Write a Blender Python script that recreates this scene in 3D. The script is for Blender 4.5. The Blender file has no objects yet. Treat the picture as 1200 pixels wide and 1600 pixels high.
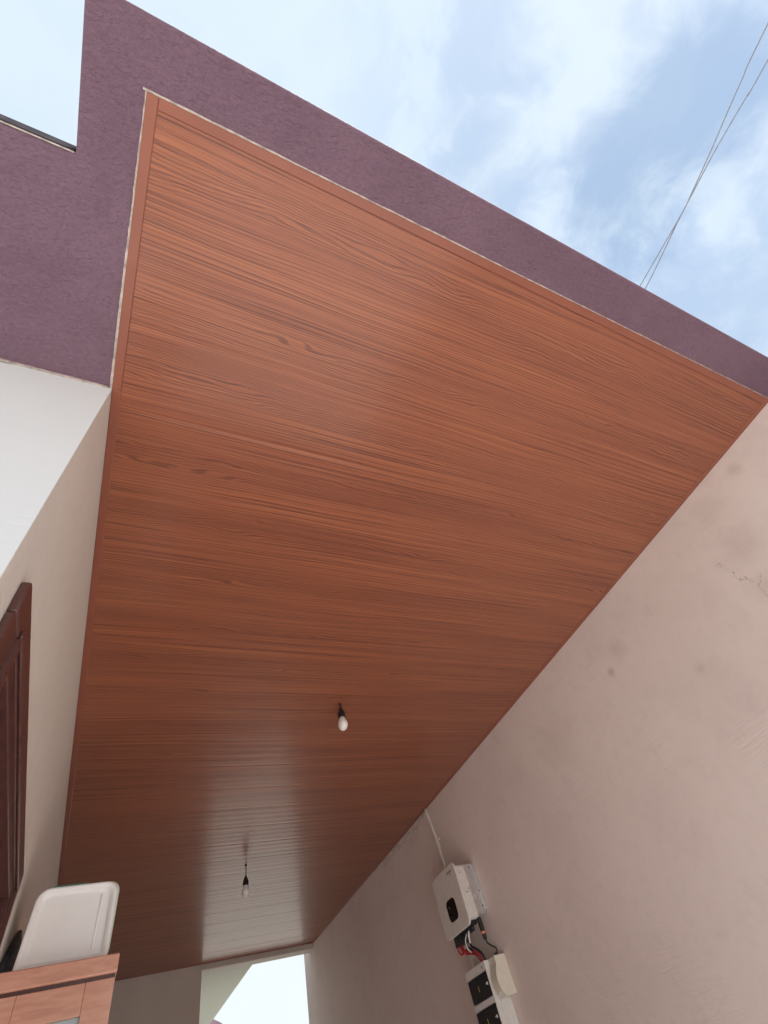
import bpy, bmesh, math, random
from mathutils import Vector, Matrix
random.seed(7)
C = bpy.context.scene.collection
sc = bpy.context.scene
R = math.radians
CZ = 1.45                       # camera height; all heights below are written relative to it and lifted by CZ

# ------------------------------------------------------------------ camera
cam_d = bpy.data.cameras.new('camera'); cam = bpy.data.objects.new('camera', cam_d); C.objects.link(cam)
RM = [[0.89681362, -0.37577717, -0.23348845], [0.18367625, 0.79638741, -0.57622055], [0.40247779, 0.47387615, 0.78323242]]
cam.matrix_world = Matrix(((RM[0][0], -RM[1][0], -RM[2][0], 0), (RM[0][1], -RM[1][1], -RM[2][1], 0), (RM[0][2], -RM[1][2], -RM[2][2], CZ), (0, 0, 0, 1)))
cam_d.sensor_fit = 'HORIZONTAL'; cam_d.sensor_width = 36; cam_d.lens = 36 * 734.59 / 1200
cam_d.clip_start = .01; cam_d.clip_end = 3000
sc.camera = cam

# ------------------------------------------------------------------ node helpers
class N:
    def __init__(s, tree): s.t = tree; s.n = tree.nodes; s.l = tree.links
    def new(s, typ, **k):
        n = s.n.new(typ)
        for a, b in k.items(): setattr(n, a, b)
        return n
    def put(s, sock, v):
        if isinstance(v, bpy.types.NodeSocket): s.l.new(v, sock)
        elif v is not None: sock.default_value = v
    def m(s, op, a, b=None, c=None, clamp=False):
        n = s.new('ShaderNodeMath', operation=op, use_clamp=clamp)
        s.put(n.inputs[0], a)
        if b is not None: s.put(n.inputs[1], b)
        if c is not None: s.put(n.inputs[2], c)
        return n.outputs[0]
    def sep(s, v):
        n = s.new('ShaderNodeSeparateXYZ'); s.put(n.inputs[0], v); return n.outputs
    def comb(s, x, y, z=0.0):
        n = s.new('ShaderNodeCombineXYZ'); s.put(n.inputs[0], x); s.put(n.inputs[1], y); s.put(n.inputs[2], z); return n.outputs[0]
    def noise(s, vec, scale, detail=3, rough=.5, dist=0.0, dim='3D'):
        n = s.new('ShaderNodeTexNoise', noise_dimensions=dim)
        s.put(n.inputs['Vector'], vec); n.inputs['Scale'].default_value = scale; n.inputs['Detail'].default_value = detail
        n.inputs['Roughness'].default_value = rough; n.inputs['Distortion'].default_value = dist
        return n.outputs[0]
    def rng(s, v, a, b, c=0.0, d=1.0, smooth=True):
        n = s.new('ShaderNodeMapRange', interpolation_type='SMOOTHSTEP' if smooth else 'LINEAR')
        s.put(n.inputs[0], v); 
        for i, q in enumerate((a, b, c, d)): s.put(n.inputs[i + 1], q)
        return n.outputs[0]
    def mix(s, f, a, b, mode='MIX'):
        n = s.new('ShaderNodeMix', data_type='RGBA', blend_type=mode)
        s.put(n.inputs[0], f)
        for i, v in ((6, a), (7, b)):
            if isinstance(v, tuple): v = (*v, 1) if len(v) == 3 else v
            s.put(n.inputs[i], v)
        return n.outputs[2]
    def bump(s, h, dist=.001, strength=1.0, normal=None):
        n = s.new('ShaderNodeBump'); n.inputs['Strength'].default_value = strength; n.inputs['Distance'].default_value = dist
        s.put(n.inputs['Height'], h)
        if normal is not None: s.put(n.inputs['Normal'], normal)
        return n.outputs[0]

def material(name):
    m = bpy.data.materials.new(name); m.use_nodes = True
    g = N(m.node_tree); b = m.node_tree.nodes['Principled BSDF']
    tc = g.new('ShaderNodeTexCoord')
    return m, g, b, tc.outputs['Object']

def simple(name, col, rough=.5, metal=0.0, var=.06, bump=0.0, scale=30.0, spec=.5, trans=0.0, coat=0.0):
    """plain paint or plastic, with slight uneven tone and surface"""
    m, g, b, co = material(name)
    n = g.noise(co, scale, 4, .6)
    dark = tuple(c * (1 - var * 2) for c in col); lite = tuple(min(1, c * (1 + var)) for c in col)
    g.put(b.inputs['Base Color'], g.mix(g.rng(n, .3, .7), dark, lite))
    n2 = g.noise(co, scale * .4, 3, .6)
    g.put(b.inputs['Roughness'], g.rng(n2, .3, .7, rough * .88, min(1, rough * 1.12)))
    b.inputs['Metallic'].default_value = metal; b.inputs['Specular IOR Level'].default_value = spec
    b.inputs['Transmission Weight'].default_value = trans; b.inputs['Coat Weight'].default_value = coat
    if bump: g.put(b.inputs['Normal'], g.bump(g.noise(co, scale * 6, 4, .6), bump))
    return m

# ------------------------------------------------------------------ world and sun
SUN_EL, SUN_AZ = R(53), R(166)      # azimuth clockwise from +Y: high, in front of the porch
w = bpy.data.worlds.new('World'); sc.world = w; w.use_nodes = True
g = N(w.node_tree); bg = w.node_tree.nodes['Background']
sky = g.new('ShaderNodeTexSky', sky_type='NISHITA'); sky.sun_disc = False
sky.sun_elevation = SUN_EL; sky.sun_rotation = SUN_AZ; sky.air_density = 1.0; sky.dust_density = 1.5
gen = g.new('ShaderNodeTexCoord').outputs['Generated']
dx, dy, dz = g.sep(gen)[:3]
zz = g.m('MAXIMUM', dz, .08)
pl = g.comb(g.m('DIVIDE', dx, zz), g.m('DIVIDE', dy, zz))
wv = g.new('ShaderNodeVectorMath', operation='ADD')
g.put(wv.inputs[0], gen)
cn = g.new('ShaderNodeTexNoise'); g.put(cn.inputs['Vector'], gen); cn.inputs['Scale'].default_value = 2.2; cn.inputs['Detail'].default_value = 3
sub = g.new('ShaderNodeVectorMath', operation='SCALE'); g.put(sub.inputs[0], cn.outputs['Color']); sub.inputs['Scale'].default_value = .35
g.put(wv.inputs[1], sub.outputs[0])
st = g.new('ShaderNodeMapping'); g.put(st.inputs['Vector'], wv.outputs[0]); st.inputs['Rotation'].default_value = (0, 0, R(35)); st.inputs['Scale'].default_value = (1.6, 1.0, 1.0)
n1 = g.noise(st.outputs[0], 4.2, 7, .58)
n2 = g.noise(wv.outputs[0], 9.5, 6, .58)
# a break in the cloud, where the higher blue-grey layer shows
def lobe(c, r0, r1):
    d = Vector(c).normalized()
    dp = g.new('ShaderNodeVectorMath', operation='DISTANCE'); g.put(dp.inputs[0], gen); dp.inputs[1].default_value = d
    v = g.m('ADD', dp.outputs['Value'], g.m('MULTIPLY', g.m('SUBTRACT', n2, .5), .32))
    v = g.m('ADD', v, g.m('MULTIPLY', g.m('SUBTRACT', n1, .5), .2))
    return g.rng(v, r0, r1, 1.0, 0.0)
hole = g.m('MAXIMUM', lobe((.72, -.39, 1), .02, .20), lobe((.70, -.25, 1), .0, .16))
hole = g.m('MAXIMUM', hole, g.m('MULTIPLY', lobe((.42, -.17, 1), .02, .14), .40))
hole = g.m('MAXIMUM', hole, g.m('MULTIPLY', lobe((1.3, -.26, 1), .03, .2), .45))
hole = g.m('MAXIMUM', hole, g.m('MULTIPLY', lobe((.80, -.62, 1), .02, .12), .35))
hole = g.m('MAXIMUM', hole, g.m('MULTIPLY', lobe((.35, -.33, 1), .02, .13), .35))
hole = g.m('MAXIMUM', hole, g.m('MULTIPLY', lobe((1.0, -.1, 1), .0, .1), .45))
dens = g.rng(n1, .40, .60)
cloud = g.mix(dens, (6.2, 7.6, 9.6), (7.6, 8.8, 10.2))
cloud = g.mix(g.m('MULTIPLY', g.rng(n2, .44, .62), .55), cloud, (8.0, 9.2, 10.2))
# cloud is whiter towards the thin bright part of the sky on the left
lw = g.rng(dx, .45, -.1)
cloud = g.mix(g.m('MULTIPLY', lw, .8), cloud, (7.7, 9.0, 9.8))
cloud = g.mix(g.m('MULTIPLY', g.rng(dz, .5, .2), .8), cloud, (9.4, 10.0, 9.7))
blue = g.mix(.22, (3.6, 5.4, 7.9), sky.outputs[0])
col = g.mix(g.m('MULTIPLY', hole, .70), cloud, blue)
col = g.mix(.10, col, sky.outputs[0])
g.put(bg.inputs['Color'], col); bg.inputs['Strength'].default_value = 0.0545

sd = bpy.data.lights.new('sun', 'SUN'); sun = bpy.data.objects.new('sun', sd); C.objects.link(sun)
sd.energy = 4.8; sd.angle = R(4); sd.color = (1, .95, .91)
sv = Vector((math.sin(SUN_AZ) * math.cos(SUN_EL), math.cos(SUN_AZ) * math.cos(SUN_EL), math.sin(SUN_EL)))
sun.rotation_euler = sv.to_track_quat('Z', 'Y').to_euler(); sun.location = (0, 0, 12)
sc.view_settings.view_transform = 'Standard'; sc.view_settings.look = 'None'; sc.view_settings.gamma = 1
sc.view_settings.exposure = 1.0
sc.cycles.max_bounces = 10; sc.cycles.diffuse_bounces = 7; sc.cycles.glossy_bounces = 4
sc.cycles.use_denoising = True

# ------------------------------------------------------------------ mesh helpers
def obj(name, bm, mat, parent=None, smooth=False, bevel=0.0, seg=2):
    me = bpy.data.meshes.new(name); bmesh.ops.recalc_face_normals(bm, faces=bm.faces); bm.to_mesh(me); bm.free()
    o = bpy.data.objects.new(name, me); C.objects.link(o)
    for mm in (mat if isinstance(mat, (list, tuple)) else [mat]): me.materials.append(mm)
    if smooth:
        for p in me.polygons: p.use_smooth = True
    if parent: o.parent = parent; o.matrix_parent_inverse = Matrix.Translation(parent.location).inverted()
    if bevel:
        b = o.modifiers.new('bevel', 'BEVEL'); b.width = bevel; b.segments = seg; b.limit_method = 'ANGLE'; b.angle_limit = R(40); b.harden_normals = False
        for p in me.polygons: p.use_smooth = True
        try: me.set_sharp_from_angle(angle=R(35))
        except Exception: pass
    return o
def tag(o, label, cat, group=None, kind=None):
    o['label'] = label; o['category'] = cat
    if group: o['group'] = group
    if kind: o['kind'] = kind
    return o
def thing(name, label, cat, loc=(0, 0, 0), group=None):
    o = bpy.data.objects.new(name, None); C.objects.link(o); o.location = loc; o.empty_display_size = .1
    return tag(o, label, cat, group)
def Z(p): return (p[0], p[1], p[2] + CZ)
def box(bm, x0, x1, y0, y1, z0, z1, mi=0):
    v = [bm.verts.new(Z((x, y, z))) for x in (x0, x1) for y in (y0, y1) for z in (z0, z1)]
    for f in ((0, 1, 3, 2), (4, 6, 7, 5), (0, 4, 5, 1), (2, 3, 7, 6), (0, 2, 6, 4), (1, 5, 7, 3)):
        bm.faces.new([v[i] for i in f]).material_index = mi
def prism(bm, pts, z0, z1):
    a = [bm.verts.new(Z((x, y, z0))) for x, y in pts]; b = [bm.verts.new(Z((x, y, z1))) for x, y in pts]
    n = len(pts); bm.faces.new(a); bm.faces.new(b[::-1])
    for i in range(n): bm.faces.new((a[i], a[(i + 1) % n], b[(i + 1) % n], b[i]))
def prism_x(bm, pts, x0, x1):
    """outline in (y, z) extruded along x"""
    a = [bm.verts.new(Z((x0, y, z))) for y, z in pts]; b = [bm.verts.new(Z((x1, y, z))) for y, z in pts]
    n = len(pts); bm.faces.new(a); bm.faces.new(b[::-1])
    for i in range(n): bm.faces.new((a[i], a[(i + 1) % n], b[(i + 1) % n], b[i]))
def rrect(y0, y1, z0, z1, r, n=6):
    p = []
    for cy, cz, a0 in ((y1 - r, z1 - r, 0), (y0 + r, z1 - r, 90), (y0 + r, z0 + r, 180), (y1 - r, z0 + r, 270)):
        for k in range(n + 1):
            a = R(a0 + 90 * k / n); p.append((cy + r * math.cos(a), cz + r * math.sin(a)))
    return p
def tube(bm, pts, r, n=10, cap=True):
    pts = [Vector(Z(p)) for p in pts]; rings = []
    rr = r if isinstance(r, (list, tuple)) else [r] * len(pts)
    ref = None
    for i, p in enumerate(pts):
        t = (pts[min(i + 1, len(pts) - 1)] - pts[max(i - 1, 0)]).normalized()
        if ref is None: ref = t.orthogonal().normalized()
        ref = (ref - t * ref.dot(t)).normalized(); u = t.cross(ref)
        rings.append([bm.verts.new(p + (ref * math.cos(2 * math.pi * k / n) + u * math.sin(2 * math.pi * k / n)) * rr[i]) for k in range(n)])
    for a, b in zip(rings, rings[1:]):
        for k in range(n): bm.faces.new((a[k], a[(k + 1) % n], b[(k + 1) % n], b[k]))
    if cap: bm.faces.new(rings[0][::-1]); bm.faces.new(rings[-1])
def smooth_path(pts, n=8):
    P = [Vector(p) for p in pts]; out = []
    for i in range(len(P) - 1):
        p0 = P[max(i - 1, 0)]; p1 = P[i]; p2 = P[i + 1]; p3 = P[min(i + 2, len(P) - 1)]
        for k in range(n):
            t = k / n
            out.append(.5 * ((2 * p1) + (p2 - p0) * t + (2 * p0 - 5 * p1 + 4 * p2 - p3) * t * t + (3 * p1 - p0 - 3 * p2 + p3) * t ** 3))
    out.append(P[-1]); return [tuple(v) for v in out]
NB = bmesh.new

# ------------------------------------------------------------------ materials of the building
def plaster(name, base, dark, stains=(), bump=.0012, scuffs=True, crack=()):
    m, g, b, co = material(name)
    n = g.noise(co, 1.1, 5, .6, .6); n2 = g.noise(co, 5.0, 5, .65, .4); n3 = g.noise(co, 22, 4, .6)
    c = g.mix(g.rng(n, .36, .66), base, tuple(base[i] * .86 + dark[i] * .14 for i in range(3)))
    c = g.mix(g.m('MULTIPLY', g.rng(n2, .5, .75), .12), c, dark)
    c = g.mix(g.m('MULTIPLY', g.rng(n3, .45, .8), .10), c, dark)
    x, y, z = g.sep(co)[:3]
    for (py, pz, r, k) in stains:
        d = g.new('ShaderNodeVectorMath', operation='DISTANCE'); g.put(d.inputs[0], g.comb(0.0, y, z)); d.inputs[1].default_value = (0, py, pz + CZ)
        v = g.m('ADD', d.outputs['Value'], g.m('MULTIPLY', g.m('SUBTRACT', n2, .5), r * 2.4))
        c = g.mix(g.m('MULTIPLY', g.rng(v, 0.0, r, 1.0, 0.0), k), c, dark)
    # hairline crack: a wandering line y(z)
    for (y0, z0, z1, slope, off) in crack:
        wob = g.m('MULTIPLY', g.m('SUBTRACT', g.noise(co, 9, 4, .7), .5), .16)
        d = g.m('ABSOLUTE', g.m('ADD', g.m('SUBTRACT', y, g.m('ADD', g.m('MULTIPLY', g.m('SUBTRACT', z, z0 + CZ), slope), y0)), wob))
        band = g.m('MULTIPLY', g.rng(z, z0 + CZ - .01, z0 + CZ + .02), g.rng(z, z1 + CZ + .02, z1 + CZ - .01))
        c = g.mix(g.m('MULTIPLY', g.m('MULTIPLY', g.rng(d, .0004, .0022, 1.0, 0.0), band), .55), c, tuple(q * .45 for q in dark))
    g.put(b.inputs['Base Color'], c); b.inputs['Roughness'].default_value = .82; b.inputs['Specular IOR Level'].default_value = .25
    # trowel sweeps: short arcs of ridges
    mp = g.new('ShaderNodeMapping'); g.put(mp.inputs['Vector'], co); mp.inputs['Rotation'].default_value = (R(38), R(8), R(12)); mp.inputs['Scale'].default_value = (3, 3, 22)
    tr = g.noise(mp.outputs[0], 3.0, 4, .6, 1.0)
    mk = g.rng(g.noise(co, 2.3, 3, .5), .48, .62)
    h = g.m('ADD', g.m('MULTIPLY', tr, g.m('ADD', g.m('MULTIPLY', mk, 1.2), .25)), g.m('MULTIPLY', g.noise(co, 60, 4, .6), .25))
    h = g.m('ADD', h, g.m('MULTIPLY', n2, 1.2))
    g.put(b.inputs['Normal'], g.bump(h, bump * 2.0))
    return m
m_bound = plaster('boundary_plaster', (.79, .69, .65), (.42, .32, .30),
    bump=.0006,
    stains=((1.358, 1.144, .035, .55), (1.27, 1.20, .10, .25), (.986, .88, .05, .28), (.5, 1.10, .14, .30), (.257, 1.36, .05, .35), (.56, .95, .10, .25), (.45, 1.33, .12, .15), (3.75, 1.44, .20, .35), (4.2, 1.46, .16, .30), (1.9, 1.1, .2, .15), (4.9, 1.2, .5, .2)),
    crack=((.553, .98, 1.13, .35, 0), (.60, .86, .98, -.5, 0)))
m_wall = plaster('cream_wall', (.74, .70, .64), (.46, .40, .34), bump=.0005)
m_front = plaster('white_wall', (.68, .70, .72), (.58, .59, .60), bump=.0003)
m_rear = plaster('rear_plaster', (.66, .60, .55), (.34, .30, .27), bump=.0008)
m_rear_soffit = plaster('rear_soffit', (.52, .53, .47), (.42, .42, .37), bump=.0004)

m_purple, g, b, co = material('purple_stucco')
n = g.noise(co, 2.1, 6, .68, .5); nf = g.noise(co, 90, 4, .62)
c = g.mix(g.rng(n, .35, .65), (.205, .126, .170), (.170, .102, .140))
c = g.mix(g.m('MULTIPLY', g.rng(nf, .42, .72), .35), c, (.105, .066, .088))
g.put(b.inputs['Base Color'], c); b.inputs['Roughness'].default_value = .72; b.inputs['Specular IOR Level'].default_value = .3
mp = g.new('ShaderNodeMapping'); g.put(mp.inputs['Vector'], co); mp.inputs['Rotation'].default_value = (0, 0, R(30)); mp.inputs['Scale'].default_value = (1, 1.9, 1)
hh = g.m('ADD', g.noise(mp.outputs[0], 75, 4, .6, .8), g.m('MULTIPLY', g.noise(co, 190, 3, .6), .5))
g.put(b.inputs['Normal'], g.bump(hh, .0065))

PW = .25                      # width of a ceiling panel
Y0, Y1 = -.050, 6.26
XL, XR = -.222, 2.166
ZC = 1.45
m_wood, g, b, co = material('wood_grain_pvc')
x, y, z = g.sep(co)[:3]
yy = g.m('DIVIDE', g.m('SUBTRACT', y, Y0), PW)
idx = g.m('FLOOR', yy); fr = g.m('FRACT', yy)
wn = g.new('ShaderNodeTexWhiteNoise', noise_dimensions='1D'); g.put(wn.inputs['W'], g.m('ADD', idx, .5)); rnd = wn.outputs['Value']
xs = g.m('ADD', x, g.m('MULTIPLY', rnd, 31.0)); ys = g.m('ADD', y, g.m('MULTIPLY', rnd, 5.0))
wob = g.m('MULTIPLY', g.m('SUBTRACT', g.noise(g.comb(g.m('MULTIPLY', xs, .9), g.m('MULTIPLY', rnd, 40.0), 2.0), 1.0, 2, .5), .5), 1.1)
band = g.rng(g.m('ABSOLUTE', g.m('ADD', g.m('SUBTRACT', fr, .5), wob)), .07, .27, 1.0, 0.0)     # flat-sawn figure down the middle of a panel
slow = g.m('MULTIPLY', g.m('SUBTRACT', g.noise(g.comb(g.m('MULTIPLY', xs, .9), g.m('MULTIPLY', ys, 2.5), 6.0), 1.0, 2, .5), .5), .05)
yw = g.m('ADD', ys, slow)                                                # the grain wanders a little
f1 = g.noise(g.comb(g.m('MULTIPLY', xs, 2.3), g.m('MULTIPLY', yw, 11.0), g.m('MULTIPLY', rnd, 9.0)), 1.0, 2, .5)
f2 = g.noise(g.comb(g.m('MULTIPLY', xs, 13.0), g.m('MULTIPLY', yw, 60.0), 3.0), 1.0, 3, .6)
f3 = g.noise(g.comb(g.m('MULTIPLY', xs, .75), g.m('MULTIPLY', yw, 290.0), 1.0), 1.0, 5, .68)
f6 = g.noise(g.comb(g.m('MULTIPLY', xs, .5), g.m('MULTIPLY', yw, 70.0), 4.0), 1.0, 3, .6)
f4 = g.noise(g.comb(g.m('MULTIPLY', xs, 12.0), g.m('MULTIPLY', ys, 420.0), 5.0), 1.0, 3, .6)
ph = g.m('ADD', g.m('ADD', g.m('MULTIPLY', yw, 800.0), g.m('MULTIPLY', f1, 68.0)), g.m('MULTIPLY', f2, 3.6))
s = g.m('SINE', ph)
cath = g.m('MULTIPLY', g.m('MULTIPLY', g.rng(s, .0, .85), band), .50)
stra = g.m('MULTIPLY', g.rng(f3, .49, .60), .74)
stra = g.m('ADD', stra, g.m('MULTIPLY', g.rng(f6, .50, .68), .10))
dark = g.m('ADD', cath, g.m('MULTIPLY', stra, g.m('SUBTRACT', 1.0, g.m('MULTIPLY', band, .55))), clamp=True)
dark = g.m('MULTIPLY', dark, g.rng(f4, .3, .6, .6, 1.0))
dark = g.m('ADD', dark, .10)
joint = g.rng(g.m('MINIMUM', fr, g.m('SUBTRACT', 1.0, fr)), .0, .006, .28, 0.0)
dark = g.m('MAXIMUM', dark, joint)
lite = g.m('MULTIPLY', g.rng(f3, .47, .36), .5)
basec = g.mix(g.rng(g.noise(g.comb(g.m('MULTIPLY', xs, .7), g.m('MULTIPLY', ys, 10.0), 2.0), 1.0, 3, .5), .35, .68), (.350, .116, .056), (.300, .096, .049))
basec = g.mix(g.m('MULTIPLY', rnd, .10), basec, (.33, .115, .058))
basec = g.mix(lite, basec, (.50, .190, .078))
cc = g.mix(dark, basec, (.078, .027, .023))
g.put(b.inputs['Base Color'], cc)
b.inputs['Specular IOR Level'].default_value = .3; b.inputs['IOR'].default_value = 1.5; b.inputs['Coat Weight'].default_value = .42; b.inputs['Coat Roughness'].default_value = .18; b.inputs['Coat IOR'].default_value = 1.5
g.put(b.inputs['Roughness'], g.rng(f3, .3, .7, .34, .46))
g.put(b.inputs['Normal'], g.bump(g.m('MULTIPLY', dark, -1.0), .00025, .35))

m_trim, g, b, co = material('trim_brown')
x, y, z = g.sep(co)[:3]
fn = g.noise(co, 8, 4, .6)
g.put(b.inputs['Base Color'], g.mix(g.rng(fn, .3, .7), (.27, .086, .050), (.24, .076, .045)))
b.inputs['Roughness'].default_value = .34
m_edge = simple('bare_plaster', (.52, .45, .40), .85, var=.2, bump=.001, scale=40)
m_maroon, g, b, co = material('varnished_maroon_wood')
x, y, z = g.sep(co)[:3]
gr = g.noise(g.comb(g.m('MULTIPLY', x, 90.0), g.m('MULTIPLY', y, 30.0), g.m('MULTIPLY', z, 4.0)), 1.0, 4, .6)
g.put(b.inputs['Base Color'], g.mix(g.rng(gr, .35, .7), (.105, .044, .036), (.068, .028, .026)))
b.inputs['Roughness'].default_value = .3
m_doorleaf = simple('dark_door_wood', (.04, .018, .024), .45, var=.2, scale=12, spec=.15)
m_concrete, g, b, co = material('pale_concrete')
x, y, z = g.sep(co)[:3]
ca = g.noise(co, .7, 6, .6); cb = g.noise(co, 14, 4, .6)
g.put(b.inputs['Base Color'], g.mix(g.m('MULTIPLY', g.rng(cb, .4, .7), .3), g.mix(g.rng(ca, .35, .65), (.58, .54, .51), (.50, .46, .44)), (.40, .37, .35)))
b.inputs['Roughness'].default_value = .8; g.put(b.inputs['Normal'], g.bump(cb, .002))

m_earth = simple('dry_earth', (.36, .35, .31), .9, var=.15, scale=3, bump=.004)
m_tile, g, b, co = material('pale_floor_tile')
bt = g.new('ShaderNodeTexBrick'); g.put(bt.inputs['Vector'], co); bt.offset = 0; bt.inputs['Scale'].default_value = 1; bt.inputs['Brick Width'].default_value = .45; bt.inputs['Row Height'].default_value = .45; bt.inputs['Mortar Size'].default_value = .004
bt.inputs['Color1'].default_value = (.80, .77, .75, 1); bt.inputs['Color2'].default_value = (.77, .74, .72, 1); bt.inputs['Mortar'].default_value = (.35, .33, .32, 1)
g.put(b.inputs['Base Color'], bt.outputs['Color']); b.inputs['Roughness'].default_value = .45
# ------------------------------------------------------------------ setting: ground
bm = NB(); v = [bm.verts.new((sx * 400, sy * 400, 0)) for sx, sy in ((-1, -1), (1, -1), (1, 1), (-1, 1))]; bm.faces.new(v)
o = obj('ground', bm, m_earth); o['kind'] = 'structure'
bm = NB(); v = [bm.verts.new((x_, y_, .004)) for x_, y_ in ((-7, -9), (6, -9), (6, -.2), (-7, -.2))]; bm.faces.new(v)
o = obj('front_yard', bm, m_concrete); o['kind'] = 'structure'
bm = NB(); v = [bm.verts.new((x_, y_, .008)) for x_, y_ in ((-.222, -.1995), (2.166, -.1995), (2.166, 6.42), (-.222, 6.42))]; bm.faces.new(v)
o = obj('porch_floor', bm, m_tile); o['kind'] = 'structure'  # unseen floor, added in pale tile to bounce light deeper under the ceiling

# ------------------------------------------------------------------ the house
house = thing('house', 'cream and white plastered house with purple roof slab and wood panelled porch ceiling', 'house', (-.222, .655, 0))
DY0, DY1, DZ = .835, 1.875, .672      # clear opening of the door
G = -CZ
# side wall with its door opening
bm = NB(); box(bm, -.46, XL, .655, DY0, G, ZC); box(bm, -.46, XL, DY1, 6.26, G, ZC); box(bm, -.46, XL, DY0, DY1, DZ, ZC)
bmesh.ops.remove_doubles(bm, verts=bm.verts, dist=1e-5)
obj('side_wall', bm, m_wall, house)
bm = NB(); box(bm, -4.2, -.4602, .655, .86, G, ZC); box(bm, -.4602, XL - .0005, .6525, .655, G, ZC)
obj('front_wall', bm, m_front, house)
# rear wall beside the opening, and the lintel over it
bm = NB(); box(bm, XL + .0005, 1.05, 6.26, 6.42, G, ZC); obj('rear_wall', bm, m_rear, house)
bm = NB(); box(bm, 1.0505, XR - .0005, 6.275, 6.42, 1.401, ZC); obj('lintel', bm, m_rear, house, bevel=.003)
bm = NB(); box(bm, -4.2, 1.0, 6.4205, 8.2, G, ZC - .0045); obj('back_wall', bm, m_wall, house)

# roof slab, L shaped at the front
pts = [(-4.4, .119), (-.344, .119), (-.344, -.177), (2.42, -.177), (2.42, 6.42), (1.618, 6.42), (1.618, 9.10), (1.95, 9.75), (1.95, 10.4), (-4.4, 10.4)]
bm = NB(); prism(bm, pts, ZC, ZC + .125)
slab = obj('roof_slab', bm, m_purple, house, bevel=.006, seg=3)
bm = NB(); prism(bm, [(XL - .2, 6.4205), (1.614, 6.4205), (1.614, 9.05), (1.55, 10.36), (XL - .2, 10.36)], ZC - .004, ZC - .0005); obj('rear_soffit', bm, m_rear_soffit, house)
# white drip line left along the low edge of the left wing
bm = NB(); box(bm, -4.4, -.346, .1165, .1195, ZC - .002, ZC + .002); obj('drip_edge', bm, m_edge, slab)
bm = NB(); box(bm, -4.4, -.348, .1135, .1185, ZC + .0025, ZC + .118); obj('fascia_shade', bm, simple('fascia_shade_grey', (.05, .047, .055), .9, var=.12, spec=0.0), slab)  # added dark strip: shade on the sun-facing fascia put into its colour

# unpainted plaster line round the wood ceiling: ragged outer edge
def ragged(p0, p1, out, w0, w1, z, name, jag=.0007, n=220):
    bm = NB(); p0 = Vector((*p0, 0)); p1 = Vector((*p1, 0)); d = p1 - p0; o_ = Vector((*out, 0)); prev = None; a = b_ = 0
    for i in range(n + 1):
        t = i / n; a = a * .72 + random.uniform(-1, 1) * jag * .5; b_ = b_ * .96 + random.uniform(-1, 1) * jag * .28
        wd = max(.0012, w0 + (w1 - w0) * t + a + b_)
        q = p0 + d * t; e = q + o_ * wd
        cur = [bm.verts.new(Z((q.x, q.y, z))), bm.verts.new(Z((e.x, e.y, z))), bm.verts.new(Z((e.x, e.y, z + .0045))), bm.verts.new(Z((q.x, q.y, z + .0045)))]
        if prev:
            for k in range(4): bm.faces.new((prev[k], prev[(k + 1) % 4], cur[(k + 1) % 4], cur[k]))
        else: bm.faces.new(cur)
        prev = cur
    bm.faces.new(prev[::-1]); return obj(name, bm, m_edge, house)
ragged((-.218, -.050), (XL, .654), (-1, 0), .004, .0075, ZC - .004, 'plaster_line')
ragged((-.2265, -.0505), (XR + .0, -.0505), (0, -1), .0042, .0022, ZC - .0042, 'plaster_line')
bm = NB(); box(bm, -4.2, XL - .012, .6485, .6522, ZC - .010, ZC - .0005); obj('paint_line', bm, m_edge, house)

# panelled ceiling: one sheet with grooves between panels and a faint wave across each
bm = NB(); rows = []
npan = int(math.ceil((Y1 - Y0) / PW)); xs_ = [XL + .0005, .3, .9, 1.5, XR - .0005]
prof = []
for k in range(npan):
    tilt = random.uniform(-.0001, .0001); am = random.uniform(.00010, .00030)
    ya = Y0 + k * PW; far = min(1, max(0, (ya - 2.2) / 1.5)); am *= 1 + 1.3 * far; gd = .00015 + .0002 * far
    prof += [(ya, gd), (ya + .0009, .00003)]
    for j in range(1, 16):
        t = j / 16; prof.append((ya + PW * t, am * math.sin(2 * math.pi * t * 4 + k) + tilt * (t - .5) + 0))
    prof += [(ya + PW - .0009, .00003)]
prof = [p for p in prof if p[0] < Y1] + [(Y1, 0)]
for (py, dz_) in prof:
    rows.append([bm.verts.new(Z((xx if i else xx + (.004 if py < .6 else 0), py, ZC - .0075 + dz_))) for i, xx in enumerate(xs_)])
for a, b_ in zip(rows, rows[1:]):
    for k in range(len(a) - 1): bm.faces.new((a[k], a[k + 1], b_[k + 1], b_[k]))
ceil = obj('ceiling', bm, m_wood, house, smooth=True)
for f in ceil.data.polygons:
    f.use_smooth = True
# edge trims, flat U-section mouldings
def quad_bar(pts, z0, z1, name, mat=m_trim, bev=.0018):
    bm = NB(); prism(bm, pts, z0, z1); return obj(name, bm, mat, house, bevel=bev)
TW = .024
quad_bar([(-.218, Y0), (-.218 + TW, Y0), (XL + TW, .65), (XL, .65)], ZC - .0100, ZC - .0045, 'edge_trim')
quad_bar([(XL + .0006, .6505), (XL + TW, .6505), (XL + TW, Y1 - .001), (XL + .0006, Y1 - .001)], ZC - .0100, ZC - .0045, 'edge_trim')
quad_bar([(-.218 + TW + .0005, Y0), (XR - TW - .0005, Y0), (XR - TW - .0005, Y0 + .026), (-.218 + TW + .0005, Y0 + .023)], ZC - .0098, ZC - .0045, 'edge_trim')
quad_bar([(XR - TW, Y0), (XR - .0006, Y0), (XR - .0006, Y1 - .001), (XR - TW, Y1 - .001)], ZC - .0100, ZC - .0045, 'edge_trim')
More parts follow.
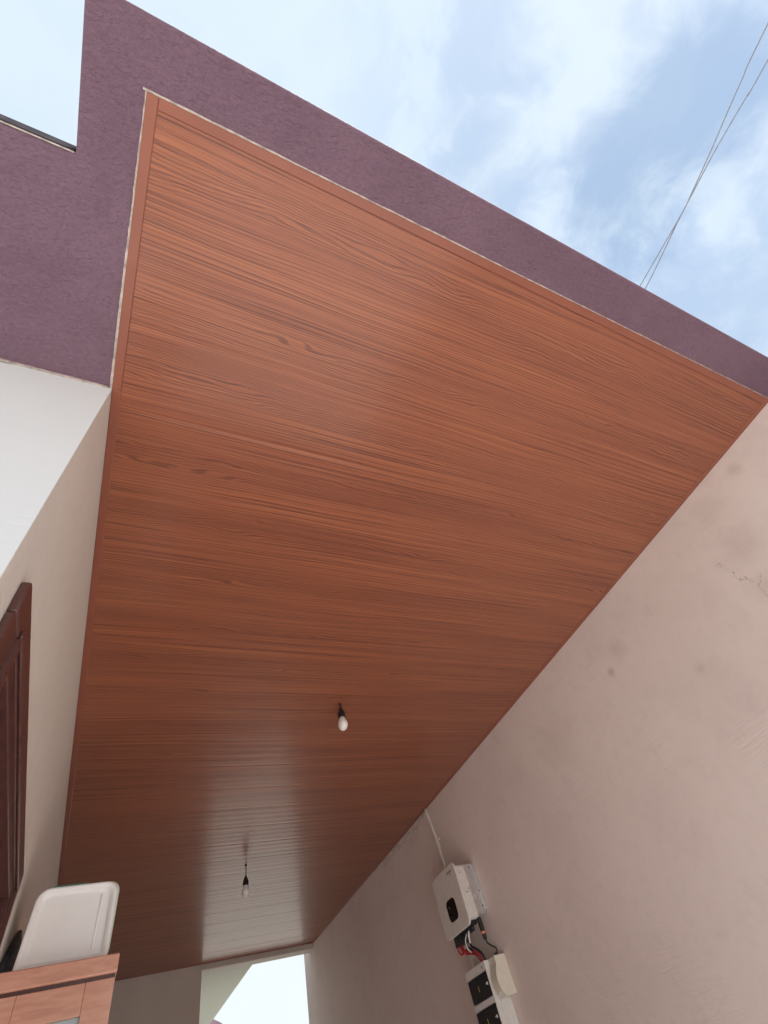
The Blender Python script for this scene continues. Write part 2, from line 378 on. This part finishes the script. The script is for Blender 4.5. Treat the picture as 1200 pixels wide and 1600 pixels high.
quad_bar([(XL + TW + .001, Y1 - TW), (XR - TW - .001, Y1 - TW), (XR - TW - .001, Y1 - .001), (XL + TW + .001, Y1 - .001)], ZC - .0098, ZC - .0045, 'edge_trim')

# door: casing, lining, leaf
bm = NB()
cx0, cx1 = XL + .0005, XL + .016
box(bm, cx0, cx1, DY0 - .09, DY0 - .0, G, DZ + .0)                    # near jamb
box(bm, cx0, cx1, DY1 + .0, DY1 + .09, G, DZ + .0)
box(bm, cx0, cx1 + .0015, DY0 - .09, DY1 + .09, DZ + .0005, DZ + .072)
frame = obj('door_frame', bm, m_maroon, house, bevel=.004)
bm = NB()                                                                # raised inner bead
box(bm, cx0, cx1 + .008, DY0 - .022, DY0 - .002, G, DZ - .0); box(bm, cx0, cx1 + .008, DY1 + .002, DY1 + .022, G, DZ); box(bm, cx1 + .0016, cx1 + .0085, DY0 - .022, DY1 + .022, DZ + .0006, DZ + .020)
obj('bead', bm, m_maroon, frame, bevel=.003)
bm = NB()
box(bm, -.40, XL + .012, DY0 + .0004, DY0 + .030, G, DZ - .0005); box(bm, -.40, XL + .012, DY1 - .030, DY1 - .0004, G, DZ - .0005); box(bm, -.40, XL + .0125, DY0 + .0305, DY1 - .0305, DZ - .030, DZ - .0006)
box(bm, -.335, -.318, DY0 + .0305, DY0 + .046, G, DZ - .031); box(bm, -.335, -.318, DY1 - .046, DY1 - .0305, G, DZ - .031); box(bm, -.335, -.318, DY0 + .047, DY1 - .047, DZ - .046, DZ - .031)
obj('lining', bm, m_maroon, frame, bevel=.002)
door = thing('door', '', '', (-.35, DY0 + .031, 0)); door.parent = house; door.matrix_parent_inverse = Matrix.Translation(house.location).inverted()
del door['label']; del door['category']
bm = NB(); box(bm, -.375, -.3355, DY0 + .032, DY1 - .032, G + .01, DZ - .032)
leaf = obj('leaf', bm, m_doorleaf, door, bevel=.002)
bm = NB()
for ya, yb in ((DY0 + .13, 1.36), (1.46, DY1 - .13)):
    for za, zb in ((-1.2, -.55), (-.4, .58)):
        box(bm, -.335, -.328, ya, yb, za, za + .03); box(bm, -.335, -.328, ya, yb, zb - .03, zb); box(bm, -.335, -.328, ya, ya + .03, za + .031, zb - .031); box(bm, -.335, -.328, yb - .03, yb, za + .031, zb - .031)
obj('moulding', bm, m_doorleaf, door, bevel=.002)
m_steel = simple('brushed_steel', (.6, .6, .58), .35, 1.0, var=.03)
bm = NB(); tube(bm, [(-.335, DY0 + .10, -.42), (-.275, DY0 + .10, -.42)], .009); tube(bm, [(-.275, DY0 + .095, -.42), (-.275, DY0 + .22, -.42)], .009); box(bm, -.3355, -.331, DY0 + .08, DY0 + .12, -.52, -.34)
obj('handle', bm, m_steel, door, smooth=False, bevel=.002)

# ------------------------------------------------------------------ boundary wall on the right
bm = NB(); box(bm, XR, XR + .16, -1.6, 6.60, G, ZC - .0005)
bw = obj('boundary_wall', bm, m_bound, None); tag(bw, 'long mauve beige plastered wall carrying the inverter and switch boxes', 'wall')
# ragged patch of coarse filler where the pipe enters, under the ceiling
m_fill = simple('rough_filler', (.72, .64, .60), .95, var=.12, bump=.0003, scale=30)
bm = NB(); top = []; low = []
for i in range(61):
    t = i / 60; yv = 3.46 + t * 1.05
    wk = (wk * .8 + random.uniform(-.012, .012)) if i else 0.0; dep = max(.006, .012 + .045 * math.sin(math.pi * t) ** .8 + wk)
    top.append((yv, 1.4372)); low.append((yv, 1.4372 - max(.005, dep)))
for i in range(60):
    for x_ in (XR - .0015,):
        bm.faces.new([bm.verts.new(Z((x_, *q))) for q in (top[i], top[i + 1], low[i + 1], low[i])])
        bm.faces.new([bm.verts.new(Z(q)) for q in ((x_, *low[i]), (x_, *low[i + 1]), (XR + .002, *low[i + 1]), (XR + .002, *low[i]))])
bmesh.ops.remove_doubles(bm, verts=bm.verts, dist=1e-5)
obj('filler_patch', bm, m_fill, bw)

# ------------------------------------------------------------------ bulbs
m_bulb = simple('opal_bulb_plastic', (.80, .79, .76), .32, var=.02, coat=.3)
m_bulb.node_tree.nodes['Principled BSDF'].inputs['Subsurface Weight'].default_value = .15
m_bulb.node_tree.nodes['Principled BSDF'].inputs['Subsurface Radius'].default_value = (.01, .01, .01)
m_white = simple('white_pvc', (.70, .66, .61), .38, var=.04)
m_black = simple('black_plastic', (.012, .012, .014), .38, var=.1)
def lathe(bm, prof, c, lean=(0, 0), n=24):
    """prof: (radius, drop below c)"""
    rings = []
    for r, d in prof:
        cx, cy = c[0] + lean[0] * d, c[1] + lean[1] * d
        rings.append([bm.verts.new(Z((cx + r * math.cos(2 * math.pi * k / n), cy + r * math.sin(2 * math.pi * k / n), c[2] - d))) for k in range(n)])
    for a, b in zip(rings, rings[1:]):
        for k in range(n): bm.faces.new((a[k], a[(k + 1) % n], b[(k + 1) % n], b[k]))
    bm.faces.new(rings[0]); bm.faces.new(rings[-1][::-1])
def pendant(loc, cord, label, br, lean, bl=.075):
    t = thing('hanging_bulb', label, 'light bulb', (loc[0], loc[1], loc[2] + CZ), 'bare bulbs hanging from the wooden ceiling')
    bm = NB(); lathe(bm, [(.004, -.004), (.008, -.003), (.008, .001), (.003, .0025)], (loc[0], loc[1], loc[2] - .012)); obj('cord_grommet', bm, m_black, t, smooth=True)
    bm = NB(); tube(bm, smooth_path([(loc[0], loc[1], loc[2] - .008), (loc[0] + lean[0] * cord * .3 + .002, loc[1] + lean[1] * cord * .3, loc[2] - cord * .5), (loc[0] + lean[0] * cord, loc[1] + lean[1] * cord, loc[2] - cord - .004)]), .0032, 8)
    obj('cord', bm, m_black, t, smooth=True)
    c = (loc[0], loc[1], loc[2])
    bm = NB(); lathe(bm, [(.004, cord - .002), (.007, cord), (.011, cord + .012), (.016, cord + .024), (.019, cord + .032), (.020, cord + .050), (.0205, cord + .0505), (.0205, cord + .055), (.017, cord + .056)], c, lean)
    obj('socket', bm, m_black, t, smooth=True)
    e = cord + .0555
    pr = [(.0135, e), (.0145, e + .004), (.018, e + .010), (br * .82, e + .020), (br * .97, e + .030)]
    for k in range(1, 11):
        a = R(90 * k / 10); pr.append((br * math.cos(a) * .999 + .0004, e + .034 + (bl - .036) * math.sin(a)))
    bm = NB(); lathe(bm, pr, c, lean); obj('bulb', bm, m_bulb, t, smooth=True)
    return t
pendant((.994, 2.108, ZC), .034, 'larger looking white bulb in black holder, nearer the open front of the porch ceiling', .0255, (-.02, .02), .072)
pendant((.953, 4.072, ZC), .074, 'smaller looking bare bulb on a longer cord, deeper in the porch where the ceiling shines', .026, (.0, .02), .072)

# ------------------------------------------------------------------ overhead wires
m_wire = simple('weathered_cable', (.26, .28, .32), .6, var=.1)
A = [(3.05, -9, 4.9), (3.38, -4.6, 4.62), (3.567, -2.495, 4.5), (3.631, -2.164, 4.5), (3.685, -1.926, 4.5), (3.742, -1.704, 4.5), (3.808, -1.388, 4.5), (3.840, -1.193, 4.5), (3.871, -.547, 4.5), (3.93, .6, 4.5), (4.1, 5, 4.62), (4.4, 13, 5.1)]
B = [(3.60, -9, 4.9), (3.70, -4.6, 4.62), (3.762, -2.347, 4.5), (3.770, -2.106, 4.5), (3.783, -1.733, 4.5), (3.815, -1.425, 4.5), (3.852, -1.125, 4.5), (3.890, -.925, 4.5), (3.951, -.545, 4.5), (4.10, .6, 4.5), (4.3, 5, 4.6), (4.7, 13, 5.0)]
for P, lab in ((A, 'thin overhead cable, the one reaching the photo edge higher up'), (B, 'thin overhead cable, the one reaching the photo edge lower down')):
    bm = NB(); tube(bm, smooth_path(P, 6), .0055, 6)
    tag(obj('overhead_wire', bm, m_wire, None, smooth=True), lab, 'wire', 'overhead wires crossing the sky')

# ------------------------------------------------------------------ wall conduit
m_clip = m_white
cd = thing('conduit_pipe', 'thin white electrical pipe running down the wall from the ceiling behind the inverter', 'pipe', (2.15, 3.37, 0))
bm = NB(); tube(bm, [(2.152, 3.402, ZC - .013), (2.152, 3.400, 1.40), (2.152, 3.366, 1.21), (2.152, 3.360, 1.05), (2.152, 3.356, .47), (2.152, 3.356, -1.2)], .0105, 12)
obj('pipe', bm, m_white, cd, smooth=True)
for zc in (1.21, .56, -.1, -.7):
    bm = NB(); tube(bm, [(2.152, 3.366, zc - .009), (2.152, 3.366, zc + .009)], .0135, 12); box(bm, 2.148, XR - .0003, 3.342, 3.390, zc - .008, zc + .008)
    obj('clip', bm, m_clip, cd, bevel=.0015)

# ------------------------------------------------------------------ inverter
m_inv = simple('inverter_white_plastic', (.72, .69, .65), .36, var=.03, coat=.1)
m_alu = simple('pale_aluminium', (.80, .82, .84), .30, .85, var=.05)
m_glossblack = simple('gloss_black', (.006, .006, .007), .08, var=.0)
m_print = simple('grey_print', (.14, .13, .13), .5, var=.0)
m_green = simple('green_lamp', (.05, .30, .18), .3, var=.0)
inv = thing('solar_inverter', 'white rounded wall inverter with black oval display panel below the conduit pipe', 'inverter', (2.166, 3.19, .66 + CZ))
bm = NB(); prism_x(bm, rrect(3.030, 3.343, .648, .966, .034), 2.004, 2.018); obj('front_cover', bm, m_inv, inv, bevel=.005, seg=3)
bm = NB(); prism_x(bm, rrect(3.046, 3.327, .672, .950, .02), 2.0185, 2.088); obj('body', bm, m_inv, inv, bevel=.004)
bm = NB()
box(bm, 2.0885, 2.150, 3.052, 3.058, .690, .945); box(bm, 2.0885, 2.150, 3.315, 3.321, .690, .945)
box(bm, 2.0885, 2.0945, 3.0585, 3.3145, .690, .945)
for k in range(13): yk = 3.076 + k * .0185; box(bm, 2.095, 2.146, yk, yk + .0025, .692, .943)
obj('heat_sink', bm, m_alu, inv)
bm = NB(); box(bm, 2.1505, XR - .0005, 3.046, 3.327, .700, .938); obj('wall_bracket', bm, m_alu, inv, bevel=.001)
for zz_, xx_ in ((.925, 2.128), (.80, 2.150), (.725, 2.140)):
    bm = NB(); tube(bm, [(xx_, 3.0525, zz_), (xx_, 3.048, zz_)], .0045, 8); obj('screw', bm, m_print, inv)
bm = NB(); box(bm, 2.046, 2.070, 3.0445, 3.0463, .800, .803); obj('side_marking', bm, m_print, inv)
bm = NB(); box(bm, 2.073, 2.077, 3.0445, 3.0463, .812, .822); obj('side_marking', bm, m_print, inv)
bm = NB(); tube(bm, [(2.045, 3.0463, .905), (2.045, 3.0443, .905)], .003, 8); obj('side_marking', bm, m_print, inv)
bm = NB(); prism_x(bm, rrect(3.128, 3.240, .708, .815, .030), 2.0022, 2.0044); disp = obj('display', bm, m_glossblack, inv, bevel=.0008)
bm = NB(); box(bm, 2.0014, 2.0023, 3.205, 3.210, .772, .784); obj('status_light', bm, m_green, disp)
# small worn lettering near the top corner: dark strokes too small to read, pale line under
bm = NB()
for (ya, yb, za, zb) in ((3.120, 3.128, .924, .938), (3.112, 3.116, .926, .932), (3.106, 3.110, .926, .936), (3.097, 3.103, .926, .934), (3.091, 3.094, .926, .937), (3.083, 3.088, .926, .934), (3.075, 3.079, .926, .936)):
    box(bm, 2.0030, 2.0042, ya, yb, za, zb)
obj('logo_lettering', bm, m_print, inv)
bm = NB(); box(bm, 2.0032, 2.0042, 3.085, 3.108, .915, .919); obj('small_print', bm, simple('faint_print', (.38, .35, .33), .5), inv)
# connector block and glands under the body
bm = NB(); box(bm, 2.030, 2.078, 3.070, 3.310, .652, .6715)
for yk in (3.10, 3.13, 3.16, 3.20, 3.235, 3.27): tube(bm, [(2.055, yk, .652), (2.055, yk, .628)], .011, 10)
box(bm, 2.032, 2.076, 3.20, 3.305, .605, .6515)
obj('connector_block', bm, m_black, inv, bevel=.0015)
m_copper = simple('orange_ring', (.75, .30, .16), .35, var=.03)
gl = NB(); tube(gl, [(2.09, 3.062, .675), (2.09, 3.058, .608)], .014, 12); tube(gl, [(2.09, 3.058, .597), (2.09, 3.057, .572)], [.0135, .010], 12)
gl_o = obj('cable_gland', gl, m_black, inv, smooth=False)
bm = NB(); tube(bm, [(2.09, 3.0582, .6078), (2.09, 3.0578, .5972)], .0146, 14); obj('ring', bm, m_copper, gl_o)

# ------------------------------------------------------------------ cables between inverter and boxes
m_red = simple('red_cable', (.42, .03, .035), .32, var=.1)
m_gcab = simple('dark_green_cable', (.018, .04, .03), .4, var=.1)
m_wcab = simple('white_cable', (.75, .74, .72), .35, var=.03)
def cable(name, P, r, mat, lab, grp=None):
    bm = NB(); tube(bm, smooth_path(P, 8), r, 8); return tag(obj(name, bm, mat, None, smooth=True), lab, 'cable', grp)
G1 = 'red cables looping under the inverter'
cable('red_cable', [(2.055, 3.270, .63), (2.05, 3.275, .595), (2.055, 3.25, .565), (2.07, 3.20, .55), (2.08, 3.165, .525), (2.085, 3.15, .492)], .0065, m_red, 'outer red cable, lowest curve of the loop under the inverter', G1)
cable('red_cable', [(2.055, 3.235, .63), (2.045, 3.25, .60), (2.045, 3.235, .572), (2.06, 3.19, .562), (2.075, 3.15, .535), (2.08, 3.135, .492)], .0065, m_red, 'middle red cable of the loop under the inverter', G1)
cable('red_cable', [(2.055, 3.255, .63), (2.035, 3.285, .60), (2.04, 3.275, .57), (2.055, 3.215, .575), (2.072, 3.165, .545), (2.088, 3.142, .492)], .006, m_red, 'topmost red cable of the loop under the inverter', G1)
cable('black_cable', [(2.055, 3.16, .635), (2.05, 3.17, .600), (2.055, 3.165, .575), (2.068, 3.14, .553), (2.082, 3.122, .525), (2.09, 3.118, .492)], .0065, m_black, 'black cable curving beside the red ones into the switch enclosure')
cable('black_cable', [(2.055, 3.20, .62), (2.05, 3.205, .590), (2.06, 3.185, .565), (2.075, 3.16, .53), (2.09, 3.16, .492)], .006, m_black, 'black cable running down between the red cables')
cable('white_cable', [(2.046, 3.135, .64), (2.04, 3.145, .615), (2.04, 3.148, .588)], .0055, m_wcab, 'short white cable end hanging under the inverter')
cable('white_cable', [(2.05, 3.165, .64), (2.034, 3.182, .61), (2.036, 3.185, .575), (2.05, 3.18, .552)], .0035, m_wcab, 'thin pale wire curving down next to the black cables')
cable('green_cable', [(2.09, 3.057, .574), (2.092, 3.052, .555), (2.10, 3.030, .535), (2.115, 3.020, .520), (2.125, 3.035, .505), (2.122, 3.052, .4915)], .0042, m_gcab, 'dark green cable curving from the ringed gland to the small breaker box')

# ------------------------------------------------------------------ switch enclosure with black windows
m_encl = simple('enclosure_white', (.76, .75, .73), .4, var=.03)
m_cover = simple('enclosure_grey_cover', (.47, .43, .42), .42, var=.03)
m_smoke = simple('smoked_window', (.010, .012, .016), .12, var=.0)
m_yellow = simple('yellow_mark', (.75, .55, .10), .5, var=.0)
sw = thing('switch_enclosure', 'tall white switch enclosure with black smoked windows, below the inverter', 'switch box', (XR, 3.21, -.05 + CZ))
bm = NB(); box(bm, 2.092, XR - .0005, 3.100, 3.328, -.055, .494); obj('base', bm, m_encl, sw, bevel=.003)
zw = [(.455, .353), (.325, .222), (.194, .092), (.064, -.038)]
bm = NB(); yl, yr = 3.328, 3.100
edges = [.494] + [q for a in zw for q in a] + [-.055]
for k in range(0, len(edges), 2): box(bm, 2.060, 2.0905, yr, yl, edges[k + 1] + .0004, edges[k] - .0004 if k else edges[k])
for (zt, zb) in zw: box(bm, 2.060, 2.0905, yr, yr + .006, zb, zt); box(bm, 2.060, 2.0905, yl - .006, yl, zb, zt)
obj('cover', bm, m_encl, sw, bevel=.001)
for i, (zt, zb) in enumerate(zw):
    bm = NB(); box(bm, 2.0565, 2.088, yr + .0065, yl - .0065, zb + .002, zt - .002); wdw = obj('window', bm, m_smoke, sw, bevel=.002)
    bm = NB(); box(bm, 2.050, 2.0562, yr + .014, yr + .020, zt - .056, zt - .044); box(bm, 2.050, 2.0562, yr + .020, yr + .032, zt - .0515, zt - .048); obj('latch', bm, m_wcab, wdw, bevel=.0008)
    bm = NB(); box(bm, 2.0555, 2.0563, 3.219, 3.2225, zt - .064, zt - .040); obj('mark', bm, m_yellow, wdw)
bm = NB(); box(bm, 2.0592, 2.0602, 3.130, 3.142, .474, .478); box(bm, 2.0592, 2.0602, 3.132, 3.140, .470, .473); obj('small_print', bm, m_print, sw)

# small breaker box beside it, front bulging in the middle
bk = thing('breaker_box', 'small cream breaker box with bulging front, right of the switch enclosure', 'breaker box', (XR, 3.06, .33 + CZ))
bm = NB(); F = []
for z_, x_ in ((.494, 2.092), (.462, 2.092), (.456, 2.088), (.44, 2.079), (.415, 2.070), (.39, 2.068), (.365, 2.072), (.345, 2.082), (.335, 2.090), (.3285, 2.092)): F.append((x_, z_))
pts = [(XR - .0005, .494)] + F + [(XR - .0005, .3285)]
a = [bm.verts.new(Z((x_, 3.030, z_))) for x_, z_ in pts]; b_ = [bm.verts.new(Z((x_, 3.0965, z_))) for x_, z_ in pts]
bm.faces.new(a); bm.faces.new(b_[::-1])
for i in range(len(pts)): bm.faces.new((a[i], a[(i + 1) % len(pts)], b_[(i + 1) % len(pts)], b_[i]))
obj('housing', bm, simple('cream_plastic', (.76, .73, .63), .45, var=.02), bk, bevel=.0015)
bm = NB(); tube(bm, [(2.0925, 3.062, .352), (2.072, 3.062, .352)], .008, 12); obj('button', bm, m_wcab, bk, bevel=.001)
bm = NB(); box(bm, 2.0905, 2.0918, 3.055, 3.058, .472, .482); obj('mark', bm, m_print, bk)
bm = NB(); tube(bm, [(2.122, 3.052, .4945), (2.122, 3.052, .506)], .0085, 10); obj('cable_gland', bm, m_black, bk)

# ------------------------------------------------------------------ cabinet, tub and the things on it
m_cab, g, b, co = material('cabinet_wood')
x, y, z = g.sep(co)[:3]
gv = g.noise(g.comb(g.m('MULTIPLY', x, 9.0), g.m('MULTIPLY', y, 9.0), g.m('MULTIPLY', z, 60.0)), 1.0, 4, .6, .8)
gb = g.noise(co, 6, 4, .6)
c = g.mix(g.rng(gv, .35, .68), (.66, .35, .25), (.56, .27, .19)); c = g.mix(g.m('MULTIPLY', g.rng(gb, .4, .7), .35), c, (.72, .48, .40))
g.put(b.inputs['Base Color'], c); g.put(b.inputs['Roughness'], g.rng(gb, .3, .7, .38, .55))
m_cglass = simple('cabinet_glass', (.30, .36, .38), .05, var=.0, spec=.9, coat=1.0)
cb = thing('wooden_cabinet', 'tall pinkish brown wooden cabinet with a pale glass panel, against the cream wall', 'cabinet', (-.06, 2.35, 0))
cy, cl, cr, ct = 2.15, -.2185, .104, .562
bm = NB(); box(bm, cl, cr + .003, cy - .006, 2.78, ct - .046, ct); obj('top_board', bm, m_cab, cb, bevel=.004, seg=3)
bm = NB(); box(bm, cl + .002, cr - .001, cy + .0045, cy + .03, ct - .056, ct - .0465); obj('shadow_strip', bm, m_maroon, cb)  # added dark strip standing in for the shadow line under the projecting board
bm = NB(); rx = .026; tz = .434
box(bm, rx, cr, cy, cy + .028, G + .12, ct - .0565); box(bm, cl, cl + .07, cy, cy + .028, G + .12, ct - .0565)
box(bm, cl + .0704, rx - .0004, cy + .0005, cy + .0275, tz, ct - .0567); box(bm, cl + .0704, rx - .0004, cy + .0005, cy + .0275, G + .12, G + .25); box(bm, cl + .0704, rx - .0004, cy + .0005, cy + .0275, -.50, -.40)
obj('frame', bm, m_cab, cb, bevel=.0012)
bm = NB(); box(bm, cl + .0704, rx - .0004, cy + .012, cy + .016, -.3995, tz - .0005); box(bm, cl + .0704, rx - .0004, cy + .012, cy + .016, G + .2505, -.5005); obj('glass', bm, m_cglass, cb)
bm = NB(); box(bm, cr - .012, cr - .0005, cy + .0285, 2.775, G + .12, ct - .0565); box(bm, cl, cl + .012, cy + .0285, 2.775, G + .12, ct - .0565); box(bm, cl + .0125, cr - .0125, 2.763, 2.775, G + .12, ct - .0565); box(bm, cl + .0125, cr - .0125, cy + .03, 2.7625, G + .12, G + .14)
obj('carcass', bm, m_cab, cb)
for lx in (cl + .02, cr - .045):
    for ly in (cy + .01, 2.72):
        bm = NB(); box(bm, lx, lx + .04, ly, ly + .04, G, G + .1195); obj('foot', bm, m_cab, cb, bevel=.003)

# white plastic tub standing on its side: rim, recessed base
m_tub = simple('white_tub_plastic', (.86, .87, .87), .42, var=.015, scale=8)
m_tub.node_tree.nodes['Principled BSDF'].inputs['Subsurface Weight'].default_value = .1
m_tub.node_tree.nodes['Principled BSDF'].inputs['Subsurface Radius'].default_value = (.02, .02, .02)
tub = thing('storage_tub_lid', 'white rounded plastic tub lid with raised rim, upright on the cabinet', 'tub lid', (-.05, 2.18, ct + CZ))
def loop(bm, x0, x1, z0, z1, r, y_, taper=0.0, n=7, q=None):
    out = []; q = r if q is None else q; R0 = r
    for cx_, cz_, a0, r in ((x1 - R0, z1 - R0, 0, R0), (x0 + R0, z1 - R0, 90, R0), (x0 + q, z0 + q, 180, q), (x1 - q, z0 + q, 270, q)):
        for k in range(n + 1):
            a = R(a0 + 90 * k / n); X = cx_ + r * math.cos(a); Z_ = cz_ + r * math.sin(a)
            f = (z1 - Z_) / (z1 - z0); X += (-taper * f if X < (x0 + x1) / 2 else taper * .3 * f)
            out.append(bm.verts.new(Z((X, y_, Z_))))
    return out
def skin(bm, loops, cap0=True, cap1=True):
    for a, b in zip(loops, loops[1:]):
        m_ = len(a)
        for k in range(m_): bm.faces.new((a[k], a[(k + 1) % m_], b[(k + 1) % m_], b[k]))
    if cap0: bm.faces.new(loops[0])
    if cap1: bm.faces.new(loops[-1][::-1])
x0, x1, z0, z1 = -.168, .068, ct + .001, .772
bm = NB()
Q = dict(taper=.012, q=.006)
skin(bm, [loop(bm, x0 + .026, x1 - .026, z0 + .018, z1 - .024, .018, 2.189, **Q), loop(bm, x0 + .022, x1 - .022, z0 + .016, z1 - .020, .021, 2.1885, **Q), loop(bm, x0 + .018, x1 - .018, z0 + .014, z1 - .016, .024, 2.184, **Q),
          loop(bm, x0 + .0165, x1 - .0165, z0 + .0125, z1 - .0145, .025, 2.1790, **Q), loop(bm, x0 + .012, x1 - .012, z0 + .009, z1 - .010, .028, 2.1785, **Q), loop(bm, x0 + .0105, x1 - .0105, z0 + .008, z1 - .0085, .029, 2.1765, **Q), loop(bm, x0 + .003, x1 - .003, z0 + .003, z1 - .003, .033, 2.1760, **Q), loop(bm, x0, x1, z0, z1, .036, 2.1785, **Q),
          loop(bm, x0, x1, z0, z1, .036, 2.198, **Q), loop(bm, x0 + .002, x1 - .002, z0 + .002, z1 - .002, .034, 2.200, **Q)])
obj('lid_panel', bm, m_tub, tub, smooth=True)
bm = NB()
skin(bm, [loop(bm, x1 - .048, x1 - .042, z0 + .03, z1 - .032, .0028, 2.1892, 0, 3), loop(bm, x1 - .0475, x1 - .0425, z0 + .031, z1 - .033, .002, 2.1872, 0, 3)])
obj('moulded_rib', bm, m_tub, tub, smooth=True)

m_teal = simple('teal_plastic', (.05, .34, .27), .35, var=.05)
m_clear = simple('pale_green_plastic', (.62, .78, .66), .25, var=.03)
tb = thing('teal_container', 'teal plastic food container with pale green rim, hidden mostly behind the white lid', 'container', (-.04, 2.30, ct + CZ))
bm = NB(); skin(bm, [loop(bm, -.148, .074, ct + .001, .779, .03, 2.206), loop(bm, -.150, .076, ct + .001, .7815, .032, 2.209), loop(bm, -.150, .076, ct + .001, .7815, .032, 2.222), loop(bm, -.146, .068, ct + .004, .773, .028, 2.225)])
obj('rim', bm, m_clear, tb, smooth=True)
bm = NB(); skin(bm, [loop(bm, -.135, -.022, ct + .004, .792, .012, 2.2255), loop(bm, -.137, -.020, ct + .002, .794, .014, 2.229), loop(bm, -.137, -.020, ct + .002, .794, .014, 2.33), loop(bm, -.133, -.024, ct + .006, .790, .01, 2.334)])
obj('body', bm, m_teal, tb, smooth=True)

m_slate = simple('dark_slate', (.055, .07, .085), .8, var=.2)
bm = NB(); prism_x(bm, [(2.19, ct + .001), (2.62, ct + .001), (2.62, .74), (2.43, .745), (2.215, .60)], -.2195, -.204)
o = obj('slate_wedge', bm, m_slate, None, bevel=.006, seg=3)  # dark slate wedge flat against the wall beside the lid
tag(o, 'dark slate wedge between the cream wall and the white lid', 'bag')
